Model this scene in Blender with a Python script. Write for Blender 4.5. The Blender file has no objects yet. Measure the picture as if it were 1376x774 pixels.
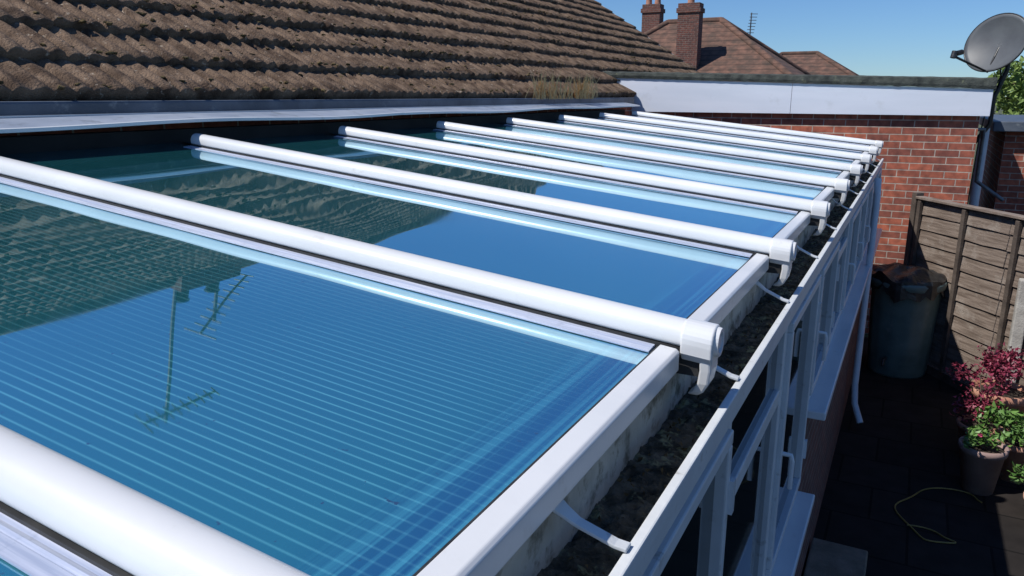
import bpy, bmesh, math, random
import numpy as np
from mathutils import Vector, Matrix, noise
random.seed(7); np.random.seed(7)
G=2.65   # camera height above ground
scene=bpy.context.scene

# ---------------------------------------------------------------- materials
def newmat(name):
    m=bpy.data.materials.new(name); m.use_nodes=True
    nt=m.node_tree; b=nt.nodes['Principled BSDF']
    return m,nt,b
def N(nt,t,**kw):
    n=nt.nodes.new(t)
    for k,v in kw.items(): setattr(n,k,v)
    return n
def noisemat(name,c1,c2,scale=10,rough=0.7,bump=0.2,bscale=60,c3=None,s3=3,t3=(0.5,0.6),pos=(0.35,0.65),spec=0.5,metal=0.0,dist=0.01,stretch=None):
    m,nt,b=newmat(name); L=nt.links.new
    tc=N(nt,'ShaderNodeTexCoord'); src=tc.outputs['Object']
    if stretch:
        mp=N(nt,'ShaderNodeMapping'); mp.inputs['Scale'].default_value=stretch; L(src,mp.inputs[0]); src=mp.outputs[0]
    n=N(nt,'ShaderNodeTexNoise'); n.inputs['Scale'].default_value=scale; n.inputs['Detail'].default_value=6
    L(src,n.inputs['Vector'])
    r=N(nt,'ShaderNodeValToRGB'); r.color_ramp.elements[0].position=pos[0]; r.color_ramp.elements[1].position=pos[1]
    r.color_ramp.elements[0].color=(*c1,1); r.color_ramp.elements[1].color=(*c2,1)
    L(n.outputs['Fac'],r.inputs['Fac']); col=r.outputs['Color']
    if c3:
        n3=N(nt,'ShaderNodeTexNoise'); n3.inputs['Scale'].default_value=s3; n3.inputs['Detail'].default_value=8; n3.inputs['Roughness'].default_value=0.65
        L(tc.outputs['Object'],n3.inputs['Vector'])
        r3=N(nt,'ShaderNodeValToRGB'); r3.color_ramp.elements[0].position=t3[0]; r3.color_ramp.elements[1].position=t3[1]
        L(n3.outputs['Fac'],r3.inputs['Fac'])
        mx=N(nt,'ShaderNodeMixRGB'); L(r3.outputs['Color'],mx.inputs['Fac']); L(col,mx.inputs['Color1']); mx.inputs['Color2'].default_value=(*c3,1)
        col=mx.outputs['Color']
    L(col,b.inputs['Base Color']); b.inputs['Roughness'].default_value=rough; b.inputs['Specular IOR Level'].default_value=spec
    b.inputs['Metallic'].default_value=metal
    if bump:
        nb=N(nt,'ShaderNodeTexNoise'); nb.inputs['Scale'].default_value=bscale; nb.inputs['Detail'].default_value=5
        L(tc.outputs['Object'],nb.inputs['Vector'])
        bp=N(nt,'ShaderNodeBump'); bp.inputs['Strength'].default_value=bump; bp.inputs['Distance'].default_value=dist
        L(nb.outputs['Fac'],bp.inputs['Height']); L(bp.outputs['Normal'],b.inputs['Normal'])
    return m
def brickmat(name,c1,c2,mort,bw=0.225,rh=0.075):
    m,nt,b=newmat(name); L=nt.links.new
    tc=N(nt,'ShaderNodeTexCoord'); sx=N(nt,'ShaderNodeSeparateXYZ'); L(tc.outputs['Object'],sx.inputs[0])
    ad=N(nt,'ShaderNodeMath',operation='ADD'); L(sx.outputs[0],ad.inputs[0]); L(sx.outputs[1],ad.inputs[1])
    cb=N(nt,'ShaderNodeCombineXYZ'); L(ad.outputs[0],cb.inputs[0]); L(sx.outputs[2],cb.inputs[1])
    br=N(nt,'ShaderNodeTexBrick'); L(cb.outputs[0],br.inputs['Vector'])
    br.inputs['Scale'].default_value=1; br.inputs['Brick Width'].default_value=bw; br.inputs['Row Height'].default_value=rh
    br.inputs['Mortar Size'].default_value=0.0055; br.inputs['Mortar Smooth'].default_value=0.15; br.inputs['Bias'].default_value=-0.15
    br.inputs['Color1'].default_value=(*c1,1); br.inputs['Color2'].default_value=(*c2,1); br.inputs['Mortar'].default_value=(*mort,1)
    n=N(nt,'ShaderNodeTexNoise'); n.inputs['Scale'].default_value=14; n.inputs['Detail'].default_value=8; L(tc.outputs['Object'],n.inputs['Vector'])
    r=N(nt,'ShaderNodeValToRGB'); r.color_ramp.elements[0].position=.3; r.color_ramp.elements[1].position=.7
    r.color_ramp.elements[0].color=(.6,.6,.62,1); r.color_ramp.elements[1].color=(1.25,1.2,1.15,1)
    L(n.outputs['Fac'],r.inputs['Fac'])
    mx=N(nt,'ShaderNodeMixRGB',blend_type='MULTIPLY'); mx.inputs['Fac'].default_value=1
    L(br.outputs['Color'],mx.inputs['Color1']); L(r.outputs['Color'],mx.inputs['Color2']); L(mx.outputs['Color'],b.inputs['Base Color'])
    b.inputs['Roughness'].default_value=.9
    bp=N(nt,'ShaderNodeBump'); bp.inputs['Strength'].default_value=.8; bp.inputs['Distance'].default_value=.006; bp.invert=True
    L(br.outputs['Fac'],bp.inputs['Height']); L(bp.outputs['Normal'],b.inputs['Normal'])
    return m

M_white=noisemat('white_upvc',(.62,.63,.64),(.69,.695,.70),3,.25,.03,40,c3=(.46,.44,.39),s3=13,t3=(.62,.86))
M_whited=noisemat('weathered_white_upvc',(.64,.66,.67),(.57,.59,.60),8,.4,.12,60,c3=(.24,.22,.18),s3=18,t3=(.60,.76))
M_fascia=noisemat('fascia_board',(.60,.64,.72),(.67,.70,.78),2,.35,.03,30,c3=(.48,.50,.53),s3=4,t3=(.6,.9),stretch=(.4,1,3))
M_strip=noisemat('aluminium_and_reflection',(.42,.47,.60),(.60,.64,.76),30,.22,.05,40,c3=(.3,.34,.42),s3=20,t3=(.6,.8),metal=.25,stretch=(.15,6,1))  # flange metal; the pale lavender tone also paints in the bar's reflection
M_rub=noisemat('black_gasket',(.012,.012,.013),(.03,.03,.03),20,.6,0)
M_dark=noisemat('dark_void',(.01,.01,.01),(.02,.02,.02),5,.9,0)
M_guttin=noisemat('stained_gutter',(.34,.32,.27),(.50,.47,.40),9,.85,.4,50,c3=(.12,.11,.075),s3=15,t3=(.50,.64))
M_moss=noisemat('gutter_moss',(.030,.028,.018),(.14,.125,.09),26,.95,1.0,60,c3=(.26,.27,.15),s3=22,t3=(.54,.63),dist=.02)
M_tile=noisemat('concrete_roof_tile',(.070,.046,.032),(.21,.145,.10),10,.95,.9,90,c3=(.37,.31,.245),s3=30,t3=(.61,.70),dist=.012,spec=.15)
M_tileclump=noisemat('roof_moss',(.05,.038,.02),(.16,.12,.06),30,1,.6,120,spec=.1)
M_lead=noisemat('grey_guttering',(.055,.07,.095),(.10,.12,.155),6,.5,.2,40,c3=(.17,.19,.21),s3=10,t3=(.6,.7))
M_greyfl=noisemat('grey_flashing',(.25,.29,.36),(.33,.37,.44),6,.42,.2,30,c3=(.16,.18,.2),s3=9,t3=(.55,.7))
M_felt=noisemat('roofing_felt',(.022,.027,.025),(.07,.078,.068),12,.95,.8,60,c3=(.11,.12,.08),s3=18,t3=(.60,.70))
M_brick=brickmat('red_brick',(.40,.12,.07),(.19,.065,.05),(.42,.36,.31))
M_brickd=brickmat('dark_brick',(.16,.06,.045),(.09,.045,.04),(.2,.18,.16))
M_glass,nt,b=newmat('window_glass'); b.inputs['Base Color'].default_value=(.012,.018,.018,1); b.inputs['Roughness'].default_value=.04
b.inputs['Specular IOR Level'].default_value=.8
M_fence=noisemat('weathered_timber',(.12,.088,.068),(.235,.185,.15),6,.9,.5,80,c3=(.33,.29,.25),s3=5,t3=(.52,.78),stretch=(.6,.6,9))
M_fenced=noisemat('dark_timber',(.06,.045,.036),(.11,.085,.068),9,.9,.4,80)
M_conc=noisemat('concrete',(.33,.31,.28),(.45,.43,.39),12,.9,.4,80)
M_step=noisemat('timber_step',(.16,.13,.09),(.24,.19,.14),12,.9,.4,80)
M_butt=noisemat('green_plastic',(.075,.125,.12),(.11,.17,.165),7,.45,.1,30,c3=(.2,.24,.23),s3=12,t3=(.6,.8))
M_black=noisemat('black_plastic',(.012,.012,.013),(.03,.03,.03),20,.35,.3,30)
M_terra=noisemat('terracotta',(.36,.16,.10),(.45,.24,.17),10,.85,.3,60,c3=(.5,.4,.34),s3=7,t3=(.55,.75))
M_pink=noisemat('plastic_pot',(.26,.17,.155),(.33,.23,.2),8,.7,.1,60)
M_soil=noisemat('soil',(.02,.014,.01),(.05,.035,.025),30,1,1,60)
M_dish=noisemat('dish_grey',(.075,.08,.088),(.10,.108,.115),5,.5,.05,60)
M_pole=noisemat('galvanised_steel',(.10,.10,.11),(.2,.2,.2),12,.5,.1,60,metal=.4)
M_pipe=noisemat('pale_pipe',(.50,.56,.62),(.58,.63,.68),9,.4,.05,60)
M_yel=noisemat('yellow_cable',(.22,.14,.03),(.3,.2,.05),9,.5,0)
M_straw=noisemat('dry_grass',(.45,.30,.13),(.6,.43,.2),9,.9,0)
M_leaf=noisemat('tree_leaf',(.08,.14,.03),(.22,.30,.07),3,.7,0)
M_leafg=noisemat('green_leaf',(.06,.14,.03),(.14,.26,.06),8,.5,0)
M_leafp=noisemat('purple_leaf',(.10,.012,.03),(.30,.04,.08),9,.5,0)
M_flow=noisemat('pink_petal',(.55,.05,.16),(.7,.16,.3),9,.6,0)
M_bark=noisemat('bark',(.07,.05,.035),(.13,.1,.07),12,.95,.6,50)
M_redtile=noisemat('red_clay_tile',(.10,.055,.04),(.19,.10,.07),3.5,.95,.3,30,c3=(.06,.045,.035),s3=2.2,t3=(.42,.7))
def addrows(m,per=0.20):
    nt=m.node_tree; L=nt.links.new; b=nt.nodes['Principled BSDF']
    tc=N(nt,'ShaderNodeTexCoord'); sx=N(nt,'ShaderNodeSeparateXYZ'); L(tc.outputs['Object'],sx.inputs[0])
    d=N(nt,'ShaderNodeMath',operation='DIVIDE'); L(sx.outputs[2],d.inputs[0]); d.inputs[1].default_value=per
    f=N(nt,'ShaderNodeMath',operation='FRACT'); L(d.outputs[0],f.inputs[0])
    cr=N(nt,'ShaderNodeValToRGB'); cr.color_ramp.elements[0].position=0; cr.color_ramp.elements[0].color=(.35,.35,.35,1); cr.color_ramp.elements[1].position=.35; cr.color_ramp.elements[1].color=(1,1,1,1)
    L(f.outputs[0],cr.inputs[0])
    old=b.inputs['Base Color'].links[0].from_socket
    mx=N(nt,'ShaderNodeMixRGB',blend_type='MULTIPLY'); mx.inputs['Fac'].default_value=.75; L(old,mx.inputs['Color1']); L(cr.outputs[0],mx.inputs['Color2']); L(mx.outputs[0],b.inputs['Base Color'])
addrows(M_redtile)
M_ground=noisemat('ground_soil',(.06,.055,.04),(.10,.10,.06),3,.95,.5,30,c3=(.06,.09,.03),s3=.7,t3=(.45,.6))
M_pave,nt,b=newmat('patio_paving'); L=nt.links.new
tc=N(nt,'ShaderNodeTexCoord'); br=N(nt,'ShaderNodeTexBrick'); L(tc.outputs['Object'],br.inputs['Vector'])
br.offset=0.5; br.inputs['Scale'].default_value=1; br.inputs['Brick Width'].default_value=.45; br.inputs['Row Height'].default_value=.45; br.inputs['Mortar Size'].default_value=.008
br.inputs['Color1'].default_value=(.042,.034,.030,1); br.inputs['Color2'].default_value=(.028,.024,.022,1); br.inputs['Mortar'].default_value=(.012,.011,.01,1)
n=N(nt,'ShaderNodeTexNoise'); n.inputs['Scale'].default_value=6; n.inputs['Detail'].default_value=8; L(tc.outputs['Object'],n.inputs['Vector'])
mx=N(nt,'ShaderNodeMixRGB',blend_type='MULTIPLY'); mx.inputs['Fac'].default_value=.8; L(br.outputs['Color'],mx.inputs['Color1']); L(n.outputs['Fac'],mx.inputs['Color2'])
L(mx.outputs['Color'],b.inputs['Base Color']); b.inputs['Roughness'].default_value=.95; b.inputs['Specular IOR Level'].default_value=.2

# polycarbonate
def polymat():
    m,nt,b=newmat('blue_polycarbonate'); L=nt.links.new
    tc=N(nt,'ShaderNodeTexCoord'); sx=N(nt,'ShaderNodeSeparateXYZ'); L(tc.outputs['Object'],sx.inputs[0])
    # small irregularity of the flutes
    nj=N(nt,'ShaderNodeTexNoise'); nj.inputs['Scale'].default_value=1.3; L(tc.outputs['Object'],nj.inputs['Vector'])
    jm=N(nt,'ShaderNodeMath',operation='MULTIPLY_ADD'); L(nj.outputs['Fac'],jm.inputs[0]); jm.inputs[1].default_value=.006; L(sx.outputs[1],jm.inputs[2])
    d=N(nt,'ShaderNodeMath',operation='DIVIDE'); L(jm.outputs[0],d.inputs[0]); d.inputs[1].default_value=.020
    f=N(nt,'ShaderNodeMath',operation='FRACT'); L(d.outputs[0],f.inputs[0])
    p=N(nt,'ShaderNodeMath',operation='PINGPONG'); L(f.outputs[0],p.inputs[0]); p.inputs[1].default_value=.5
    r=N(nt,'ShaderNodeMapRange',interpolation_type='SMOOTHSTEP'); L(p.outputs[0],r.inputs[0]); r.inputs[1].default_value=.0; r.inputs[2].default_value=.16; r.inputs[3].default_value=1; r.inputs[4].default_value=0
    n=N(nt,'ShaderNodeTexNoise'); n.inputs['Scale'].default_value=2.2; n.inputs['Detail'].default_value=4; L(tc.outputs['Object'],n.inputs['Vector'])
    rn=N(nt,'ShaderNodeMapRange'); L(n.outputs['Fac'],rn.inputs[0]); rn.inputs[1].default_value=.3; rn.inputs[2].default_value=.7; rn.inputs[3].default_value=.2; rn.inputs[4].default_value=.85
    mm=N(nt,'ShaderNodeMath',operation='MULTIPLY'); L(r.outputs[0],mm.inputs[0]); L(rn.outputs[0],mm.inputs[1])
    c=N(nt,'ShaderNodeMixRGB'); L(mm.outputs[0],c.inputs['Fac']); c.inputs['Color1'].default_value=(.016,.20,.24,1); c.inputs['Color2'].default_value=(.20,.74,.80,1)
    e=N(nt,'ShaderNodeMapRange',interpolation_type='SMOOTHSTEP'); L(sx.outputs[0],e.inputs[0]); e.inputs[1].default_value=-.56; e.inputs[2].default_value=-.43; e.inputs[3].default_value=0; e.inputs[4].default_value=1
    mp=N(nt,'ShaderNodeMapping'); mp.inputs['Scale'].default_value=(75,.5,1); L(tc.outputs['Object'],mp.inputs[0])
    ne=N(nt,'ShaderNodeTexNoise'); ne.inputs['Scale'].default_value=1.0; ne.inputs['Detail'].default_value=3; L(mp.outputs[0],ne.inputs['Vector'])
    re=N(nt,'ShaderNodeValToRGB'); L(ne.outputs['Fac'],re.inputs['Fac']); re.color_ramp.elements[0].position=.48; re.color_ramp.elements[0].color=(.004,.07,.20,1); re.color_ramp.elements[1].position=.62; re.color_ramp.elements[1].color=(.08,.42,.58,1)
    em=N(nt,'ShaderNodeMath',operation='MULTIPLY'); L(e.outputs[0],em.inputs[0]); em.inputs[1].default_value=.8
    c1=N(nt,'ShaderNodeMixRGB'); L(em.outputs[0],c1.inputs['Fac']); L(c.outputs[0],c1.inputs['Color1']); L(re.outputs[0],c1.inputs['Color2'])
    n2=N(nt,'ShaderNodeTexNoise'); n2.inputs['Scale'].default_value=60; n2.inputs['Detail'].default_value=3; L(tc.outputs['Object'],n2.inputs['Vector'])
    r2=N(nt,'ShaderNodeValToRGB'); r2.color_ramp.elements[0].position=.71; r2.color_ramp.elements[1].position=.75; L(n2.outputs['Fac'],r2.inputs['Fac'])
    c2=N(nt,'ShaderNodeMixRGB'); L(r2.outputs['Color'],c2.inputs['Fac']); L(c1.outputs[0],c2.inputs['Color1']); c2.inputs['Color2'].default_value=(.03,.05,.05,1)
    L(c2.outputs[0],b.inputs['Base Color']); b.inputs['Roughness'].default_value=.3
    gl=N(nt,'ShaderNodeBsdfGlossy'); gl.inputs['Color'].default_value=(.62,.86,.97,1)
    # faint smears: roughness variation
    ns=N(nt,'ShaderNodeTexNoise'); ns.inputs['Scale'].default_value=3.5; ns.inputs['Detail'].default_value=6; L(tc.outputs['Object'],ns.inputs['Vector'])
    rs=N(nt,'ShaderNodeMapRange'); L(ns.outputs['Fac'],rs.inputs[0]); rs.inputs[1].default_value=.45; rs.inputs[2].default_value=.75; rs.inputs[3].default_value=.008; rs.inputs[4].default_value=.05
    L(rs.outputs[0],gl.inputs['Roughness'])
    lw=N(nt,'ShaderNodeLayerWeight'); lw.inputs['Blend'].default_value=.5
    mr=N(nt,'ShaderNodeMapRange'); L(lw.outputs['Facing'],mr.inputs[0]); mr.inputs[1].default_value=.35; mr.inputs[2].default_value=.85; mr.inputs[3].default_value=.50; mr.inputs[4].default_value=.86
    ms=N(nt,'ShaderNodeMixShader'); L(mr.outputs[0],ms.inputs[0]); L(b.outputs[0],ms.inputs[1]); L(gl.outputs[0],ms.inputs[2])
    L(ms.outputs[0],nt.nodes['Material Output'].inputs['Surface'])
    return m
M_poly=polymat()

# ---------------------------------------------------------------- helpers
def link(o,parent=None):
    scene.collection.objects.link(o)
    if parent: o.parent=parent
    return o
def empty(name):
    e=bpy.data.objects.new(name,None); e.empty_display_size=.1; scene.collection.objects.link(e); return e
def mesh(name,verts,faces,mat,parent=None,smooth=False):
    me=bpy.data.meshes.new(name); me.from_pydata([tuple(v) for v in verts],[],faces); me.update()
    mats=mat if isinstance(mat,list) else [mat]
    for mm in mats: me.materials.append(mm)
    if smooth:
        for p in me.polygons: p.use_smooth=True
    return link(bpy.data.objects.new(name,me),parent)
def recalc(o):
    bm=bmesh.new(); bm.from_mesh(o.data); bmesh.ops.recalc_face_normals(bm,faces=bm.faces); bm.to_mesh(o.data); bm.free()
def boxes(name,lst,mat,parent=None,bev=0):
    vs=[];fs=[]
    for (a,c) in lst:
        x0,y0,z0=a;x1,y1,z1=c;i=len(vs)
        vs+=[(x0,y0,z0+G),(x1,y0,z0+G),(x1,y1,z0+G),(x0,y1,z0+G),(x0,y0,z1+G),(x1,y0,z1+G),(x1,y1,z1+G),(x0,y1,z1+G)]
        fs+=[[i,i+3,i+2,i+1],[i+4,i+5,i+6,i+7],[i,i+1,i+5,i+4],[i+1,i+2,i+6,i+5],[i+2,i+3,i+7,i+6],[i+3,i,i+4,i+7]]
    o=mesh(name,vs,fs,mat,parent); recalc(o)
    if bev:
        md=o.modifiers.new('b','BEVEL'); md.width=bev; md.segments=2; md.limit_method='ANGLE'
    return o
def tube(name,pts,r,mat,parent=None,seg=10):
    cu=bpy.data.curves.new(name,'CURVE'); cu.dimensions='3D'; cu.bevel_depth=r; cu.bevel_resolution=max(1,seg//4); cu.use_fill_caps=True
    s=cu.splines.new('POLY'); s.points.add(len(pts)-1)
    for i,p in enumerate(pts): s.points[i].co=(p[0],p[1],p[2]+G,1)
    cu.materials.append(mat)
    o=bpy.data.objects.new(name,cu); return link(o,parent)
def lathe(name,prof,c,mat,parent=None,seg=40,fn=None):
    vs=[];fs=[]
    for (r,z) in prof:
        for k in range(seg):
            a=2*math.pi*k/seg; rr=r*(fn(a,z) if fn else 1)
            vs.append((c[0]+rr*math.cos(a),c[1]+rr*math.sin(a),c[2]+z+G))
    for i in range(len(prof)-1):
        for k in range(seg):
            k2=(k+1)%seg; fs.append([i*seg+k,i*seg+k2,(i+1)*seg+k2,(i+1)*seg+k])
    o=mesh(name,vs,fs,mat,parent,True); recalc(o); return o
def extrude_profile(name,prof,p0,p1,mat,parent=None,smooth=False,cap=True,angle=40):
    n=len(prof); vs=[];fs=[]
    for p in (p0,p1):
        for (a,c) in prof: vs.append((p[0],p[1]+a,p[2]+c+G))
    for k in range(n): fs.append([k,(k+1)%n,n+(k+1)%n,n+k])
    if cap: fs.append(list(range(n))); fs.append(list(range(n,2*n)))
    o=mesh(name,vs,fs,mat,parent); recalc(o)
    if smooth: sharpen(o,angle)
    return o
def sharpen(o,angle=40):
    me=o.data
    for p in me.polygons: p.use_smooth=True
    bm=bmesh.new(); bm.from_mesh(me)
    for e in bm.edges:
        e.smooth = len(e.link_faces)==2 and e.calc_face_angle(0)<math.radians(angle)
    bm.to_mesh(me); bm.free()
def leaves(name,centres,size,mat,parent=None):
    vs=[];fs=[]
    for c in centres:
        s=size*random.uniform(.6,1.3)
        d=Vector((random.gauss(0,1),random.gauss(0,1),random.gauss(.2,.8))).normalized()
        t=d.cross(Vector((random.random(),random.random(),random.random()))).normalized()
        n=d.cross(t)*.25
        i=len(vs); c=Vector(c)
        vs+=[c-d*s*.5, c+t*s*.35+n*s, c+d*s*.6, c-t*s*.35+n*s]
        fs.append([i,i+1,i+2,i+3])
    return mesh(name,[(v[0],v[1],v[2]+G) for v in vs],fs,mat,parent)

# ---------------------------------------------------------------- camera, light, sky
cam=bpy.data.cameras.new('camera'); co=bpy.data.objects.new('camera',cam); scene.collection.objects.link(co)
co.location=(0,0,G); co.rotation_euler=(math.radians(90-14.2),0,math.radians(27.68))
cam.sensor_width=36; cam.lens=26.7; cam.clip_start=.02; cam.clip_end=2000
scene.camera=co
sd=Vector((.5,.55,-1)).normalized()
sl=bpy.data.lights.new('sun','SUN'); sl.energy=4.9; sl.angle=math.radians(.5); sl.color=(1,.965,.91)
so=bpy.data.objects.new('sun',sl); scene.collection.objects.link(so); so.rotation_euler=sd.to_track_quat('-Z','Y').to_euler()
w=bpy.data.worlds.new('World'); scene.world=w; w.use_nodes=True; nt=w.node_tree
bg=nt.nodes['Background']; sk=nt.nodes.new('ShaderNodeTexSky'); sk.sky_type='NISHITA'; sk.sun_disc=False
sk.sun_elevation=math.radians(53.4); sk.sun_rotation=math.radians(222.3); sk.ozone_density=3.0; sk.dust_density=0.0; sk.air_density=1.0
mxw=nt.nodes.new('ShaderNodeMixRGB'); mxw.blend_type='MULTIPLY'; mxw.inputs[0].default_value=1; mxw.inputs[2].default_value=(.60,.86,1.24,1)
nt.links.new(sk.outputs[0],mxw.inputs[1]); nt.links.new(mxw.outputs[0],bg.inputs[0]); bg.inputs[1].default_value=.083
scene.view_settings.view_transform='Standard'; scene.view_settings.look='None'; scene.view_settings.exposure=0

# ---------------------------------------------------------------- ground
mesh('ground',[(-600,-600,0),(600,-600,0),(600,600,0),(-600,600,0)],[[0,1,2,3]],M_ground)
mesh('patio',[(-3.2,-4,.006),(6,-4,.006),(6,9.1,.006),(-3.2,9.1,.006)],[[0,1,2,3]],M_pave)

# ---------------------------------------------------------------- conservatory
cons=empty('conservatory')
SL=.105
def zs(x): return -.485-SL*(x+.37)
XE=-.37; XH=-3.0
ybars=[-1.57,-.57]+[.43+i for i in range(9)]
for k in range(len(ybars)-1):
    y0=ybars[k]+.02; y1=ybars[k+1]-.02; nx,ny=50,24
    x0=XH-.08; x1=XE-.01
    vs=[];fs=[]
    ph=random.uniform(0,6); tw=random.uniform(-.0025,.0025); amp=random.uniform(.5,1.2)
    for i in range(nx+1):
        for j in range(ny+1):
            x=x0+(x1-x0)*i/nx; y=y0+(y1-y0)*j/ny; v=(j/ny-.5)
            z=zs(x)+amp*.0035*(1-4*v*v)*-1+.0012*math.sin(x*2.3+ph)*math.cos(v*3)+tw*v*(x+1.5)
            z+= .0008*noise.noise((x*3,y*3,k*3.7))
            vs.append((x,y,z+G))
    for i in range(nx):
        for j in range(ny):
            a=i*(ny+1)+j; fs.append([a,a+ny+1,a+ny+2,a+1])
    mesh('roof_panel_%d'%k,vs,fs,M_poly,cons,True)
prof=[(-.027,.006),(-.027,.012),(-.034,.014),(-.036,.018)]
for k in range(15):
    a=math.pi-math.pi*k/14; c=math.cos(a); s=math.sin(a)
    prof.append((.036*math.copysign(abs(c)**.9,c),.024+.034*s**.9 if s>1e-6 else .024))
prof+=[(.036,.018),(.034,.014),(.027,.012),(.027,.006)]
gas=[(-.039,.000),(-.039,.011),(.039,.011),(.039,.000)]
for k,y in enumerate(ybars):
    xa,xb=-2.88,-.345
    extrude_profile('glazing_bar',prof,(xa,y,zs(xa)),(xb,y,zs(xb)),M_white,cons,True,angle=50)
    extrude_profile('bar_gasket',gas,(xa,y,zs(xa)),(xb,y,zs(xb)),M_rub,cons)
    for s,w2 in ((-1,.078),(1,.062)):
        w1=.039
        st=[(s*w1,.001),(s*w1,.006),(s*(w1+.006),.0045),(s*(w1+.012),.0062),(s*(w1+.017),.004),(s*(w1+.019),.0048),(s*w2,.0035),(s*w2,.001)]
        extrude_profile('bar_flange_and_reflection',st,(xa,y,zs(xa)),(-.412,y,zs(-.412)),M_strip,cons)  # wider than the flange itself; the rest paints the bar's reflection
    z0=zs(-.345)
    cp=[(-.041,.004)]
    for q in range(15):
        a=math.pi-math.pi*q/14; c=math.cos(a); s=math.sin(a)
        cp.append((.041*math.copysign(abs(c)**.9,c),.024+.039*s**.9 if s>1e-6 else .024))
    cp+=[(.041,.004),(.030,-.012),(-.030,-.012)]
    o=extrude_profile('end_cap',cp,(-.362,y,z0),(-.300,y,z0-.006),M_white,cons)
    md=o.modifiers.new('b','BEVEL'); md.width=.004; md.segments=3; md.limit_method='ANGLE'; md.angle_limit=math.radians(50)
    vs=[];fs=[]; path=[(-.304,.010,.036),(-.302,-.03,.032),(-.306,-.058,.028),(-.316,-.078,.022),(-.328,-.088,.015)]
    for (x,zz,wd) in path:
        for (dx,sy) in ((0,-1),(0,1),(-.022,1),(-.022,-1)): vs.append((x+dx,y+sy*wd,z0+zz+G))
    for i in range(len(path)-1):
        for q in range(4): fs.append([i*4+q,i*4+(q+1)%4,(i+1)*4+(q+1)%4,(i+1)*4+q])
    fs+=[[0,1,2,3],[16,17,18,19]]
    o=mesh('cap_lip',vs,fs,M_white,cons); recalc(o); md=o.modifiers.new('b','BEVEL'); md.width=.004; md.segments=2
    vs=[];fs=[];n=24
    for xx,r in ((-.301,.030),(-.292,.028),(-.292,.021),(-.299,.019),(-.299,.013),(-.294,.012)):
        for q in range(n): a=2*math.pi*q/n; vs.append((xx,y+r*math.cos(a),z0+.024+r*math.sin(a)+G))
    for i in range(5):
        for q in range(n): fs.append([i*n+q,i*n+(q+1)%n,(i+1)*n+(q+1)%n,(i+1)*n+q])
    fs.append([5*n+q for q in range(n)])
    o=mesh('cap_boss',vs,fs,M_white,cons); recalc(o)
    boxes('cap_gap_shade',[((-.372,y-.024,z0-.045),(-.327,y+.024,z0-.014))],M_rub,cons)  # black block painting in the shade of the gap under the cap
# eaves trim
for k in range(len(ybars)-1):
    y0=ybars[k]+.043; y1=ybars[k+1]-.046
    z=zs(-.38)
    vs=[];P=[(-.399,z+.001),(-.399,z+.014),(-.366,z+.010),(-.360,z+.004),(-.360,z-.034),(-.372,z-.038),(-.372,z-.006)]
    for yy in (y0,y1):
        for (a,c) in P: vs.append((a,yy,c+G))
    n=len(P); fs=[[i,(i+1)%n,n+(i+1)%n,n+i] for i in range(n)]+[list(range(n)),list(range(n,2*n))]
    o=mesh('eaves_trim',vs,fs,M_white,cons); recalc(o)
    md=o.modifiers.new('b','BEVEL'); md.width=.002; md.segments=2
    boxes('trim_gasket',[((-.406,y0,z-.002),(-.3995,y1,z+.009))],M_rub,cons)
YA,YB=-1.7,8.47
boxes('eaves_beam',[((-.47,YA,-.70),(-.390,YB,-.522))],M_guttin,cons,.004)
boxes('gutter_floor',[((-.390,YA,-.70),(-.296,YB,-.668))],M_moss,cons)
boxes('gutter_front',[((-.290,YA,-.628),(-.272,YB,-.600))],M_whited,cons,.003)
boxes('gutter_front_face',[((-.290,YA,-.665),(-.277,YB,-.630))],M_whited,cons)
vs=[];fs=[];nx=12;ny=1800
for j in range(ny+1):
    y=YA+(YB-YA)*j/ny
    for i in range(nx+1):
        x=-.391+.1005*i/nx
        h=-.640+.010*noise.noise((x*22,y*9,1.3))+.009*noise.noise((x*60,y*45,4.1))+.006*noise.noise((x*140,y*110,9))+.02*max(0,noise.noise((3,y*3,2)))*(1-i/nx)
        vs.append((x,y,h+G))
for j in range(ny):
    for i in range(nx): a=j*(nx+1)+i; fs.append([a,a+1,a+nx+2,a+nx+1])
mesh('gutter_debris',vs,fs,M_moss,cons,False)
pts=[(random.uniform(-.38,-.30),random.uniform(-.5,8),-.634+random.uniform(-.004,.006)) for i in range(600)]
leaves('leaf_litter',pts,.010,M_tileclump,cons)
y=.85-.72*3
while y<8.3:
    vs=[];fs=[]; path=[(-.389,-.530),(-.380,-.533),(-.366,-.546),(-.350,-.560),(-.300,-.588),(-.284,-.593)]
    wv_=[.017,.017,.013,.010,.010,.010]
    for i,(x,z) in enumerate(path):
        yy=y+(x+.38)*.35
        for (dy,dz) in ((-1,0),(1,0),(1,-.006),(-1,-.006)): vs.append((x,yy+dy*wv_[i],z+dz+G))
    for i in range(len(path)-1):
        for q in range(4): fs.append([i*4+q,i*4+(q+1)%4,(i+1)*4+(q+1)%4,(i+1)*4+q])
    fs+=[[0,1,2,3],[20,21,22,23]]
    o=mesh('gutter_bracket',vs,fs,M_whited,cons); recalc(o)
    md=o.modifiers.new('b','BEVEL'); md.width=.0015; md.segments=2
    y+=.72
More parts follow.
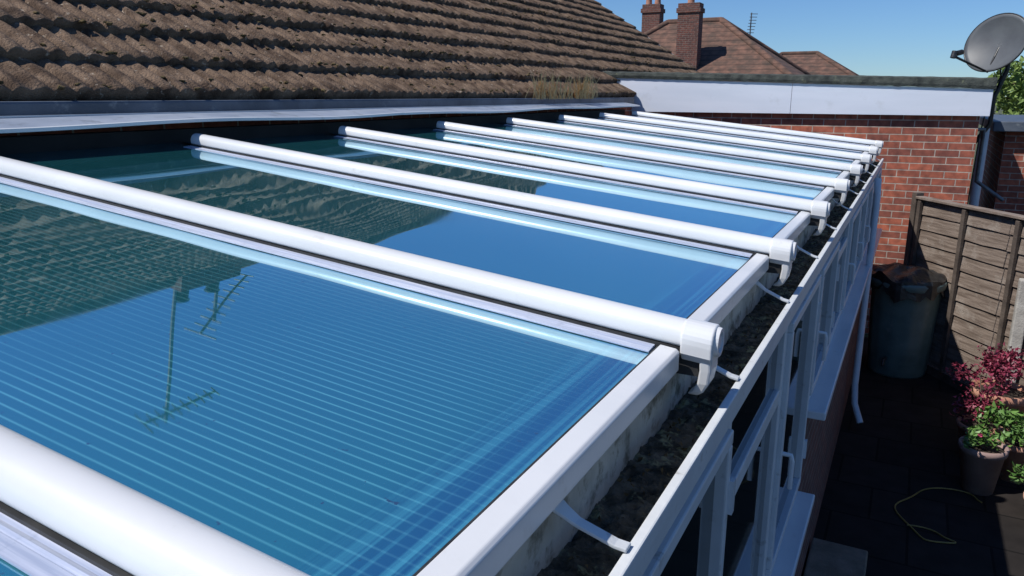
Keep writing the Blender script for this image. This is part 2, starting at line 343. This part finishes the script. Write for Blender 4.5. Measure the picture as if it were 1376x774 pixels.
# window wall (outer face looks toward +X)
WX=-.290
def window_run(y0,y1,zb,step):
    zt=-.667; fr=[]; gl=[]; sash=[]
    fr.append(((WX-.06,y0,zt-.022),(WX,y1,zt)))
    fr.append(((WX-.06,y0,zb),(WX,y1,zb+.05)))
    n=max(1,round((y1-y0)/step)); st=(y1-y0)/n
    for i in range(n+1):
        yy=y0+i*st; fr.append(((WX-.058,max(y0,yy-.028),zb+.05),(WX-.002,min(y1,yy+.028),zt-.022)))
    for i in range(n):
        a=y0+i*st+.028; c=a+st-.056
        s=.036; za=zb+.05; zc=zt-.022
        if i%3!=1:
            for bx in (((WX-.04,a+.002,za+.002),(WX+.014,c-.002,za+s)),((WX-.04,a+.002,zc-s),(WX+.014,c-.002,zc-.002)),((WX-.04,a+.002,za+s),(WX+.014,a+s,zc-s)),((WX-.04,c-s,za+s),(WX+.014,c-.002,zc-s))): sash.append(bx)
            gl.append(((WX-.03,a+s,za+s),(WX-.012,c-s,zc-s)))
            zm=(za+zc)/2
            tube('window_handle',[(WX+.014,a+.03,zm),(WX+.04,a+.03,zm),(WX+.045,a+.03,zm-.02),(WX+.045,a+.03,zm-.12)],.008,M_white,cons)
            boxes('hinge',[((WX+.014,c-.012,za+.12),(WX+.024,c+.01,za+.2)),((WX+.014,c-.012,zc-.2),(WX+.024,c+.01,zc-.12))],M_white,cons)
        else:
            gl.append(((WX-.035,a,za),(WX-.02,c,zc)))
            zc2=za+(zc-za)*.72; sash.append(((WX-.05,a,zc2),(WX-.004,c,zc2+.05)))
    boxes('window_frame',fr,M_whited,cons,.003); boxes('window_sash',sash,M_whited,cons,.004); boxes('window_pane',gl,M_glass,cons)
window_run(-1.7,3.22,-1.66,.82)
window_run(3.26,6.3,-1.30,.76)
window_run(6.3,8.47,-1.30,.7)
boxes('window_sill',[((-.36,-1.7,-1.70),(-.215,3.22,-1.662)),((-.36,3.26,-1.34),(-.21,8.47,-1.302))],M_white,cons,.006)
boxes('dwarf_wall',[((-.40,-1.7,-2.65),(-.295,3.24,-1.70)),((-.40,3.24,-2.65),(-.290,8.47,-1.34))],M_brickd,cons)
boxes('end_wall',[((-3.3,8.40,-2.65),(-.47,8.46,-.60))],M_whited,cons)
boxes('interior_floor',[((-3.3,-1.7,-2.64),(-.40,8.4,-2.60))],M_dark,cons)
tube('downpipe',[(-.235,6.55,-.62),(-.225,6.52,-.75),(-.225,6.50,-2.3),(-.21,6.46,-2.45),(-.15,6.38,-2.58)],.026,M_pipe,cons,16)
boxes('doorstep',[((-.28,3.6,-2.65),(.02,4.35,-2.52))],M_step,cons,.01)
# flashing at the house side
vs=[];fs=[];n=400
def wv(y): return .008*math.sin(2*math.pi*(y-.1)/1.9)*(1 if y<4 else .5)+.003*math.sin(y*2.1)
rows=[(-3.14,-.062,0),(-3.0,-.082,.3),(-2.90,-.098,.9),(-2.872,-.103,1),(-2.866,-.106,1),(-2.866,-.119,1),(-2.876,-.121,1)]
for j in range(n+1):
    y=-1.9+(8.62+1.9)*j/n
    for (x,z,k) in rows: vs.append((x+.006*math.sin(y*1.7)*k,y,z+wv(y)*k+G))
m=len(rows)
for j in range(n):
    for i in range(m-1): fs.append([j*m+i,j*m+i+1,(j+1)*m+i+1,(j+1)*m+i])
o=mesh('wall_flashing',vs,fs,[M_greyfl,M_white],cons,False)
for p in o.data.polygons:
    if (p.index%(m-1))>=3: p.material_index=1
boxes('flashing_rib',[((-3.03,-1.8,-.080),(-3.02,8.5,-.073))],M_whited,cons)
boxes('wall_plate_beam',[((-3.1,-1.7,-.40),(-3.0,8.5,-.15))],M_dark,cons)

# ---------------------------------------------------------------- bungalow
bung=empty('bungalow')
TH=math.radians(33); EX,EZ=-3.13,-.012; tE=(-math.cos(TH),math.sin(TH)); nE=(math.sin(TH),math.cos(TH))
Y0,Y1=-5.0,14.7; Lr=4.95; g=.285
nr=int(Lr/g)+1; per=.085; step=per/7; ny=int((Y1-Y0)/step)
ys=np.linspace(Y0,Y1,ny+1)
verts=[];faces=[];base=0
for r in range(nr):
    ph=(r%2)*.5*per*3+random.uniform(-.01,.01)
    tid=np.floor((ys+ph)/(per*3)).astype(int); rnd=np.random.RandomState(100+r).rand(tid.max()-tid.min()+1,3)
    R=rnd[tid-tid.min()]
    fr=((ys+ph)/(per*3))%1
    pr=.015*np.abs(np.sin(np.pi*(ys+ph)/per))**1.2
    edge=np.where((fr<.05),-.012,0)
    sag=.006*np.sin(ys*.9+r*.4)
    jit=(R[:,0]-.5)*.014; ju=(R[:,1]-.5)*.022
    rough=np.array([noise.noise((y*28,r*3.3,0)) for y in ys])*.006
    rough2=np.array([noise.noise((y*40,r*5.3,7)) for y in ys])*.009
    cols=[(0,-.012,0),(0.0,.034,1),(.02,.038,1),(.4,.026,1),(.75,.012,1),(1.08,-.004,1)]
    for (fu,h,k) in cols:
        u=r*g+fu*g+(ju+rough2 if fu<.1 else 0)
        hh=h+(pr+jit+rough+edge)*(1 if k else .3)+sag
        X=EX+tE[0]*u+nE[0]*hh; Z=EZ+tE[1]*u+nE[1]*hh
        verts.append(np.stack([X*np.ones_like(ys),ys,Z+G],1))
    nc=len(cols); m=ny+1
    for c in range(nc-1):
        a=base+c*m+np.arange(ny); faces.append(np.stack([a,a+1,a+m+1,a+m],1))
    base+=nc*m
Vv=np.concatenate(verts); Ff=np.concatenate(faces)
me=bpy.data.meshes.new('tiled_roof'); me.vertices.add(len(Vv)); me.vertices.foreach_set('co',Vv.ravel())
me.loops.add(Ff.size); me.loops.foreach_set('vertex_index',Ff.ravel().astype(np.int32))
me.polygons.add(len(Ff)); me.polygons.foreach_set('loop_start',np.arange(0,Ff.size,4,dtype=np.int32)); me.polygons.foreach_set('loop_total',np.full(len(Ff),4,dtype=np.int32))
me.update(calc_edges=True); me.validate(); me.materials.append(M_tile)
link(bpy.data.objects.new('tiled_roof',me),bung)
RX=EX-Lr*math.cos(TH); RZ=EZ+Lr*math.sin(TH)
BX=2*RX-EX
mesh('rear_roof_slope',[(RX,Y0,RZ+.03+G),(RX,Y1,RZ+.03+G),(BX,Y1,EZ+G),(BX,Y0,EZ+G)],[[0,1,2,3]],M_tile,bung)
tube('ridge_tiles',[(RX,Y0,RZ+.02),(RX,Y1,RZ+.02)],.11,M_tile,bung,16)
tube('verge_cement',[(EX+.02,Y1,EZ-.01),(RX,Y1,RZ)],.025,M_conc,bung)
wx0,wx1=BX+.35,-3.16
P=[(wx0,-2.65),(wx1,-2.65),(wx1,EZ-.1),(RX,RZ-.1),(wx0,EZ-.1)]
vs=[(x,yy,z+G) for yy in (Y0+.15,Y1-.12) for (x,z) in P]; n=5
fs=[[i,(i+1)%n,n+(i+1)%n,n+i] for i in range(n)]+[list(range(n)),list(range(n,2*n))]
o=mesh('brick_walls',vs,fs,M_brick,bung); recalc(o)
boxes('eaves_gutter',[((-3.158,Y0,-.105),(-3.06,9.0,-.02))],M_lead,bung,.01)
bm=bmesh.new()
for i in range(1300):
    r=random.randint(0,7); y=random.uniform(.5,13)
    u=r*g+random.choice([random.uniform(-.01,.03),random.uniform(0,g)])
    s=random.uniform(.005,.017)
    hh=.045*(1-((u-r*g)/g))+.010
    x=EX+tE[0]*u+nE[0]*hh; z=EZ+tE[1]*u+nE[1]*hh
    mt=Matrix.Translation((x,y,z+G))@Matrix.Diagonal((s,s*random.uniform(1,2),s*.6,1))
    res=bmesh.ops.create_icosphere(bm,subdivisions=1,radius=1,matrix=mt)
    for v in res['verts']: v.co+=Vector((random.uniform(-1,1),random.uniform(-1,1),random.uniform(-1,1)))*s*.25
me=bpy.data.meshes.new('roof_moss'); bm.to_mesh(me); bm.free(); me.materials.append(M_tileclump); link(bpy.data.objects.new('roof_moss',me),bung)
vs=[];fs=[]
for i in range(170):
    y=random.gauss(6.6,.2) if i%2 else random.gauss(7.4,.16); x=-3.05+random.uniform(-.04,.03); h=random.uniform(.10,.30); lx=random.gauss(0,.05); ly=random.gauss(0,.07)
    k=len(vs); vs+=[(x,y-.007,-.03+G),(x,y+.007,-.03+G),(x+lx*.5,y+ly*.4+.007,-.03+h*.6+G),(x+lx*.5,y+ly*.4-.007,-.03+h*.6+G),(x+lx,y+ly,-.03+h+G)]
    fs+=[[k,k+1,k+2,k+3],[k+3,k+2,k+4]]
mesh('dry_weeds',vs,fs,M_straw)

# ---- TV aerials on the ridge (seen mirrored in the roof panels)
def yagi(name,base,ztop,bdir,length,n):
    e=empty(name)
    x,y=base; tube('mast',[(x,y,RZ-.1),(x,y,ztop)],.024,M_pole,e)
    d=Vector(bdir).normalized(); p=Vector((-d.y,d.x,0)).normalized(); c=Vector((x,y,ztop-.08))
    tube('boom',[c-d*length*.3,c+d*length*.7],.016,M_pole,e)
    for i in range(n):
        q=c-d*length*.3+d*length*(i/(n-1)); wl=.17-.07*i/n
        if i==0: wl=.24
        tube('element',[q-p*wl,q+p*wl],.009,M_pole,e)
    return e
yagi('tv_aerial',(RX,6.05),4.55,(.2,1,-.12),.95,10)
yagi('tv_aerial',(RX,6.70),3.45,(-.2,1,-.55),1.0,10)
ch=empty('chimney_stack')
boxes('stack',[((RX-.22,5.95,RZ-.5),(RX+.22,6.85,RZ+.13))],M_brickd,ch)
for yy in (6.15,6.62): lathe('chimney_pot',[(.09,0),(.08,.2),(.10,.22),(.07,.22),(.07,0)],(RX,yy,RZ+.13),M_black,ch,20)

# ---------------------------------------------------------------- flat roof extension
ext=empty('flat_roof_extension'); FY=9.2
boxes('brick_wall',[((-3.5,FY+.07,-2.65),(.54,13.2,-.10))],M_brick,ext)
def slopebox(name,x0,x1,y0,y1,zb0,zb1,zt0,zt1,mat,bev=0):
    vs=[(x0,y0,zb0+G),(x1,y0,zb1+G),(x1,y1,zb1+G),(x0,y1,zb0+G),(x0,y0,zt0+G),(x1,y0,zt1+G),(x1,y1,zt1+G),(x0,y1,zt0+G)]
    o=mesh(name,vs,[[0,3,2,1],[4,5,6,7],[0,1,5,4],[1,2,6,5],[2,3,7,6],[3,0,4,7]],mat,ext); recalc(o)
    if bev: md=o.modifiers.new('b','BEVEL'); md.width=bev; md.segments=2
    return o
slopebox('fascia_board',-4.3,-1.302,FY,FY+.022,-.185,-.194,.25,.137,M_fascia,.002)
slopebox('fascia_board_end',-1.298,.62,FY,FY+.022,-.194,-.20,.137,.065,M_fascia,.002)
slopebox('side_fascia',.598,.62,FY+.024,13.3,-.20,-.20,.065,.065,M_fascia,.003)
slopebox('soffit',-4.2,.597,FY+.024,13.3,-.17,-.19,-.155,-.175,M_whited)
vs=[];fs=[];n=160
for j in range(n+1):
    x=-4.4+(.64+4.4)*j/n; zt=.315-.145*(x+4.4)/5.04; zb=.252-.185*(x+4.3)/4.92
    e1=.006*noise.noise((x*9,0,3)); e2=.006*noise.noise((x*14,5,3))
    for (yy,zz) in ((FY-.012,zb+e2),(FY-.018,zb+.03),(FY-.01,zt-.012+e1),(FY+.03,zt+e1),(FY+.14,zt-.03),(13.35,zt-.02)): vs.append((x,yy,zz+G))
for j in range(n):
    for i in range(5): fs.append([j*6+i,j*6+i+1,(j+1)*6+i+1,(j+1)*6+i])
o=mesh('felt_roof',vs,fs,M_felt,ext)
md=o.modifiers.new('s','SOLIDIFY'); md.thickness=.006
boxes('felt_side',[((.621,FY-.01,.05),(.64,13.35,.16))],M_felt,ext)
tube('soil_pipe',[(.66,10.2,-.35),(.66,10.2,-2.6)],.05,M_pipe,ext,16)
tube('waste_pipe',[(.5,9.6,-.35),(.62,9.7,-.35),(.62,9.7,-.9),(.9,9.75,-1.1)],.022,M_pole,ext)

# ---- satellite dish
sat=empty('satellite_dish')
dc=Vector((.61,9.75,.54)); fd=Vector((-.62,-.74,.26)).normalized()
up=Vector((0,0,1)); rt=fd.cross(up).normalized(); u2=rt.cross(fd).normalized()
vs=[];fs=[];nr_,ns=10,48
for i in range(nr_+1):
    q=i/nr_
    for k in range(ns):
        a=2*math.pi*k/ns
        p=dc+rt*(.34*q*math.cos(a))+u2*(.30*q*math.sin(a))+fd*(.075*q*q-.075)
        vs.append((p.x,p.y,p.z+G))
for i in range(nr_):
    for k in range(ns): fs.append([i*ns+k,i*ns+(k+1)%ns,(i+1)*ns+(k+1)%ns,(i+1)*ns+k])
o=mesh('reflector',vs,fs,M_dish,sat,True); md=o.modifiers.new('s','SOLIDIFY'); md.thickness=.012; md.offset=0
rim=[dc+rt*(.342*math.cos(2*math.pi*k/ns))+u2*(.302*math.sin(2*math.pi*k/ns)) for k in range(ns+1)]
tube('rim',rim,.008,M_black,sat)
back=dc-fd*.085
left=-rt if rt.x>0 else rt
arm_end=dc+fd*.34-u2*.20+left*.16
tube('lnb_arm',[back,dc-u2*.30-fd*.02,arm_end-u2*.03],.013,M_black,sat)
tube('lnb',[arm_end-u2*.05,arm_end+u2*.02],.03,M_black,sat,16)
tube('lnb_horn',[arm_end-fd*.02,arm_end-fd*.10+u2*.04],.028,M_black,sat,16)
pole=Vector((back.x+.10,back.y+.08,0))
tube('bracket',[back,Vector((pole.x,pole.y,back.z)),],.035,M_black,sat,12)
tube('pole',[Vector((pole.x,pole.y,back.z+.14)),Vector((pole.x,pole.y,back.z-.25)),Vector((.68,pole.y,-.02)),Vector((.68,pole.y,-.30)),Vector((.56,pole.y,-.50))],.024,M_black,sat,12)
tube('cable',[back,Vector((pole.x-.05,pole.y,.2)),Vector((.64,pole.y,0)),Vector((.60,pole.y-.02,-.4)),Vector((.58,pole.y,-1.2))],.008,M_black,sat)
boxes('mount_plate',[((.541,pole.y-.08,-.62),(.556,pole.y+.08,-.35))],M_pole,sat)
# ---- neighbour garage
nb=empty('brick_garage')
boxes('walls',[((.95,11.2,-2.65),(5,15,-.42))],M_brick,nb)
boxes('flat_roof',[((.8,11.05,-.42),(5.1,15.1,-.30))],M_lead,nb,.01)
boxes('door',[((1.5,11.17,-2.65),(2.4,11.2,-.7))],M_fenced,nb)

# ---------------------------------------------------------------- fence
fe=empty('garden_fence')
f0=Vector((.115,8.5,0)); fdv=Vector((.58,-.815,0)).normalized(); fn=Vector((-fdv.y,fdv.x,0))
if fn.y<0: fn=-fn
def fbox(name,lst,mat,bev=.003):
    vs=[];fs=[]
    for (s0,s1,d0,d1,z0,z1,tilt) in lst:
        i=len(vs)
        for (s,d,z) in ((s0,d0,z0),(s1,d0,z0),(s1,d1,z0),(s0,d1,z0),(s0,d0+tilt,z1),(s1,d0+tilt,z1),(s1,d1+tilt,z1),(s0,d1+tilt,z1)):
            p=f0+fdv*s+fn*d; vs.append((p.x,p.y,z+G))
        fs+=[[i,i+3,i+2,i+1],[i+4,i+5,i+6,i+7],[i,i+1,i+5,i+4],[i+1,i+2,i+6,i+5],[i+2,i+3,i+7,i+6],[i+3,i,i+4,i+7]]
    o=mesh(name,vs,fs,mat,fe); recalc(o)
    md=o.modifiers.new('b','BEVEL'); md.width=bev; md.segments=1
vs=[];fs=[];z=-2.55
while z<-1.08:
    for (sa,sb) in ((-.02,1.16),(1.17,2.3),(2.31,3.4)):
        n=24; i0=len(vs); sd_=random.random()*50
        for q in range(n+1):
            s=sa+(sb-sa)*q/n; w0=.008*noise.noise((s*4,sd_,0)); dd=.004*noise.noise((s*3,sd_,5))
            for (d,zz) in ((-.020+dd,z+w0),(-.011+dd,z+w0-.001),(.006+dd,z+.165),(-.002+dd,z+.165)):
                p=f0+fdv*s+fn*d; vs.append((p.x,p.y,zz+G))
        for q in range(n):
            a=i0+q*4
            for c in range(4): fs.append([a+c,a+(c+1)%4,a+4+(c+1)%4,a+4+c])
        fs.append([i0,i0+1,i0+2,i0+3]); fs.append([i0+n*4+c for c in range(4)])
    z+=.142
o=mesh('lap_boards',vs,fs,M_fence,fe); recalc(o)
fbox('battens',[(s,s+.045,-.055,-.022,-2.55,-1.0,.0) for s in (0,.62,1.25,1.9,2.5,3.3)],M_fenced)
fbox('capping',[(-.03,3.4,-.06,.03,-.985,-.960,0)],M_fence)
fbox('end_post',[(-.10,-.03,-.05,.03,-2.65,-.93,0),(3.4,3.48,-.05,.03,-2.65,-.93,0)],M_fenced)
fbox('gravel_board',[(-.02,3.3,-.03,-.005,-2.65,-2.56,0)],M_fenced)
boxes('concrete_post',[((.87,7.22,-2.65),(.96,7.32,-1.45))],M_conc,None,.012)

# ---------------------------------------------------------------- water butt
wb=empty('water_butt'); c=(.07,8.08,-2.65)
rib=lambda a,z: 1+.012*math.cos(a*14)*(1 if .1<z<.85 else 0)
lathe('barrel',[(.0,0),(.25,0),(.262,.03),(.275,.3),(.29,.6),(.305,.86),(.330,.88),(.338,.93),(.33,.95),(.30,.95),(.29,.90),(.0,.90)],c,M_butt,wb,64,rib)
vs=[];fs=[];n1,n2=14,48
for i in range(n1+1):
    q=i/n1
    for k in range(n2):
        a=2*math.pi*k/n2; r=.335*min(1,q*1.25)
        z=.97+.09*(1-q)*1.0+.045*noise.noise((math.cos(a)*2.6*q,math.sin(a)*2.6*q,5))*2
        if q>.8: z-=(q-.8)*.8*(1+noise.noise((math.cos(a)*4,math.sin(a)*4,2)))
        rr=r*(1+.06*noise.noise((math.cos(a)*3,math.sin(a)*3,q*4)))
        vs.append((c[0]+rr*math.cos(a),c[1]+rr*math.sin(a),c[2]+z+G))
for i in range(n1):
    for k in range(n2): fs.append([i*n2+k,i*n2+(k+1)%n2,(i+1)*n2+(k+1)%n2,(i+1)*n2+k])
mesh('cover',vs,fs,M_black,wb,False)
tube('tap',[(c[0]-.1,c[1]-.27,-2.45),(c[0]-.12,c[1]-.36,-2.45),(c[0]-.12,c[1]-.36,-2.50)],.015,M_black,wb)

# ---------------------------------------------------------------- potted plants
def potted(x,y,z,r,h,mat,fol,fr,fh,n,name='potted_plant',flow=None,ls=.05):
    e=empty(name)
    lathe('pot',[(0,0),(r*.7,0),(r*.95,h*.85),(r*1.05,h*.86),(r*1.07,h),(r*.95,h),(r*.92,h*.9),(0,h*.9)],(x,y,z),mat,e,32)
    lathe('soil',[(0,h*.92),(r*.93,h*.915)],(x,y,z),M_soil,e,20)
    pts=[]
    clumps=[(random.gauss(0,.45),random.gauss(0,.45),random.uniform(.2,1)) for _ in range(9)]
    for i in range(n):
        cl=random.choice(clumps)
        pts.append((x+fr*(cl[0]+random.gauss(0,.22)),y+fr*(cl[1]+random.gauss(0,.22)),z+h+fh*max(0,cl[2]+random.gauss(0,.15))))
    leaves('foliage',pts,ls,fol,e)
    for i in range(6):
        cl=clumps[i]; tube('stem',[(x,y,z+h*.9),(x+fr*cl[0]*.5,y+fr*cl[1]*.5,z+h+fh*cl[2]*.5),(x+fr*cl[0],y+fr*cl[1],z+h+fh*cl[2])],.004,M_bark,e)
    if flow:
        pts=[]
        for i in range(flow):
            cl=random.choice(clumps); fx=x+fr*(cl[0]+random.gauss(0,.2)); fy=y+fr*(cl[1]+random.gauss(0,.2)); fz=z+h+fh*(cl[2]+.1+random.gauss(0,.1))
            for q in range(7): pts.append((fx+random.gauss(0,.012),fy+random.gauss(0,.012),fz+random.gauss(0,.01)))
        leaves('flowers',pts,.024,M_flow,e)
potted(.64,5.72,-2.65,.14,.34,M_pink,M_leafg,.12,.12,170,flow=4)
potted(.80,6.62,-2.65,.20,.46,M_terra,M_leafp,.24,.24,900,ls=.035)
potted(.66,6.22,-2.65,.15,.30,M_terra,M_leafp,.16,.36,480,ls=.035)
potted(.88,6.05,-2.65,.17,.30,M_terra,M_leafg,.2,.20,380,flow=6)
potted(1.0,5.35,-2.65,.14,.2,M_terra,M_leafg,.16,.2,300)
pts=[]
for i in range(160):
    t=i/159; pts.append((.22+.20*math.sin(t*8)+.25*t+.02*math.sin(t*31),4.75+.8*t+.20*math.cos(t*8)+.02*math.cos(t*23),-2.637))
tube('garden_cable',pts,.005,M_yel)

# ---------------------------------------------------------------- distant houses
def hiphouse(name,x0,x1,y0,y1,ze,zr,rx0,rx1):
    e=empty(name); ym=(y0+y1)/2
    vs=[(x0,y0,ze+G),(x1,y0,ze+G),(x1,y1,ze+G),(x0,y1,ze+G),(rx0,ym,zr+G),(rx1,ym,zr+G)]
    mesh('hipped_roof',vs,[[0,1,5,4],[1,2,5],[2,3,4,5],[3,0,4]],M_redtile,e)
    for a,c in ((4,5),(1,5),(0,4),(2,5),(3,4)):
        A=Vector(vs[a]);B=Vector(vs[c]); tube('ridge',[A-Vector((0,0,G)),B-Vector((0,0,G))],.13,M_redtile,e,12)
    boxes('walls',[((x0+.4,y0+.4,-2.65),(x1-.4,y1-.4,ze-.05))],M_brick,e)
    boxes('fascia',[((x0+.02,y0+.02,ze-.16),(x1-.02,y1-.02,ze-.02))],M_whited,e)
    fw=[]
    xx=x0+1.2
    while xx<x1-2: fw.append(((xx,y0+.33,-1.7),(xx+1.5,y0+.399,-.5))); xx+=3
    boxes('windows',fw,M_glass,e)
    return e
def chimney(e,x,y,z0,z1,w,d,pots=2):
    boxes('chimney',[((x-w/2,y-d/2,z0),(x+w/2,y+d/2,z1-.35)),((x-w/2-.05,y-d/2-.05,z1-.35),(x+w/2+.05,y+d/2+.05,z1-.18)),((x-w/2,y-d/2,z1-.18),(x+w/2,y+d/2,z1))],M_brickd,e)
    for i in range(pots): lathe('chimney_pot',[(.14,0),(.12,.3),(.15,.36),(.1,.36)],(x+(i-(pots-1)/2)*.4,y,z1),M_terra,e,16)
h=hiphouse('hipped_roof_house',-14.5,-3.1,29.2,39,-.2,3.1,-10.2,-7.9)
chimney(h,-8.45,31.2,.8,3.5,.85,.6,1)
chimney(h,-11.0,34.4,2.2,3.9,.8,.6,2)
h2=hiphouse('hipped_roof_house',-10.5,-1.6,44,52,-.1,2.35,-7.5,-5.6)
ea=empty('rooftop_aerial')
tube('mast',[(-7.6,38.8,1),(-7.6,38.8,3.8)],.03,M_pole,ea)
for i in range(7): tube('element',[(-7.75+i*.02,38.7,2.9+.14*i),(-7.45+i*.02,38.9,2.9+.14*i)],.015,M_pole,ea)

# ---------------------------------------------------------------- trees
def tree(x,y,H,R,n=5000,name='broadleaf_tree',ls=.16):
    e=empty(name); z0=-2.65
    tube('trunk',[(x,y,z0),(x+.05,y,z0+H*.3),(x-.05,y+.05,z0+H*.6)],.14,M_bark,e)
    cl=[]
    for i in range(26):
        d=Vector((random.gauss(0,1),random.gauss(0,1),random.gauss(0,.8))).normalized()*random.uniform(.35,1)
        cl.append((Vector((x+d.x*R,y+d.y*R,z0+H*.66+d.z*H*.34)),R*random.uniform(.18,.38)))
        tube('limb',[(x,y,z0+H*.35),tuple((Vector((x,y,z0+H*.5))+cl[-1][0])/2),tuple(cl[-1][0])],.03,M_bark,e)
    pts=[]
    for i in range(n):
        c_,r=random.choice(cl); d=Vector((random.gauss(0,1),random.gauss(0,1),random.gauss(0,1))).normalized()*r*random.random()**.4
        pts.append(tuple(c_+d))
    leaves('crown',pts,ls,M_leaf,e)
tree(3.3,20.5,3.5,2.1,7000)
tree(6.5,24,4.4,2.4)
tree(4.6,34,4.0,2.6,4000,ls=.25)
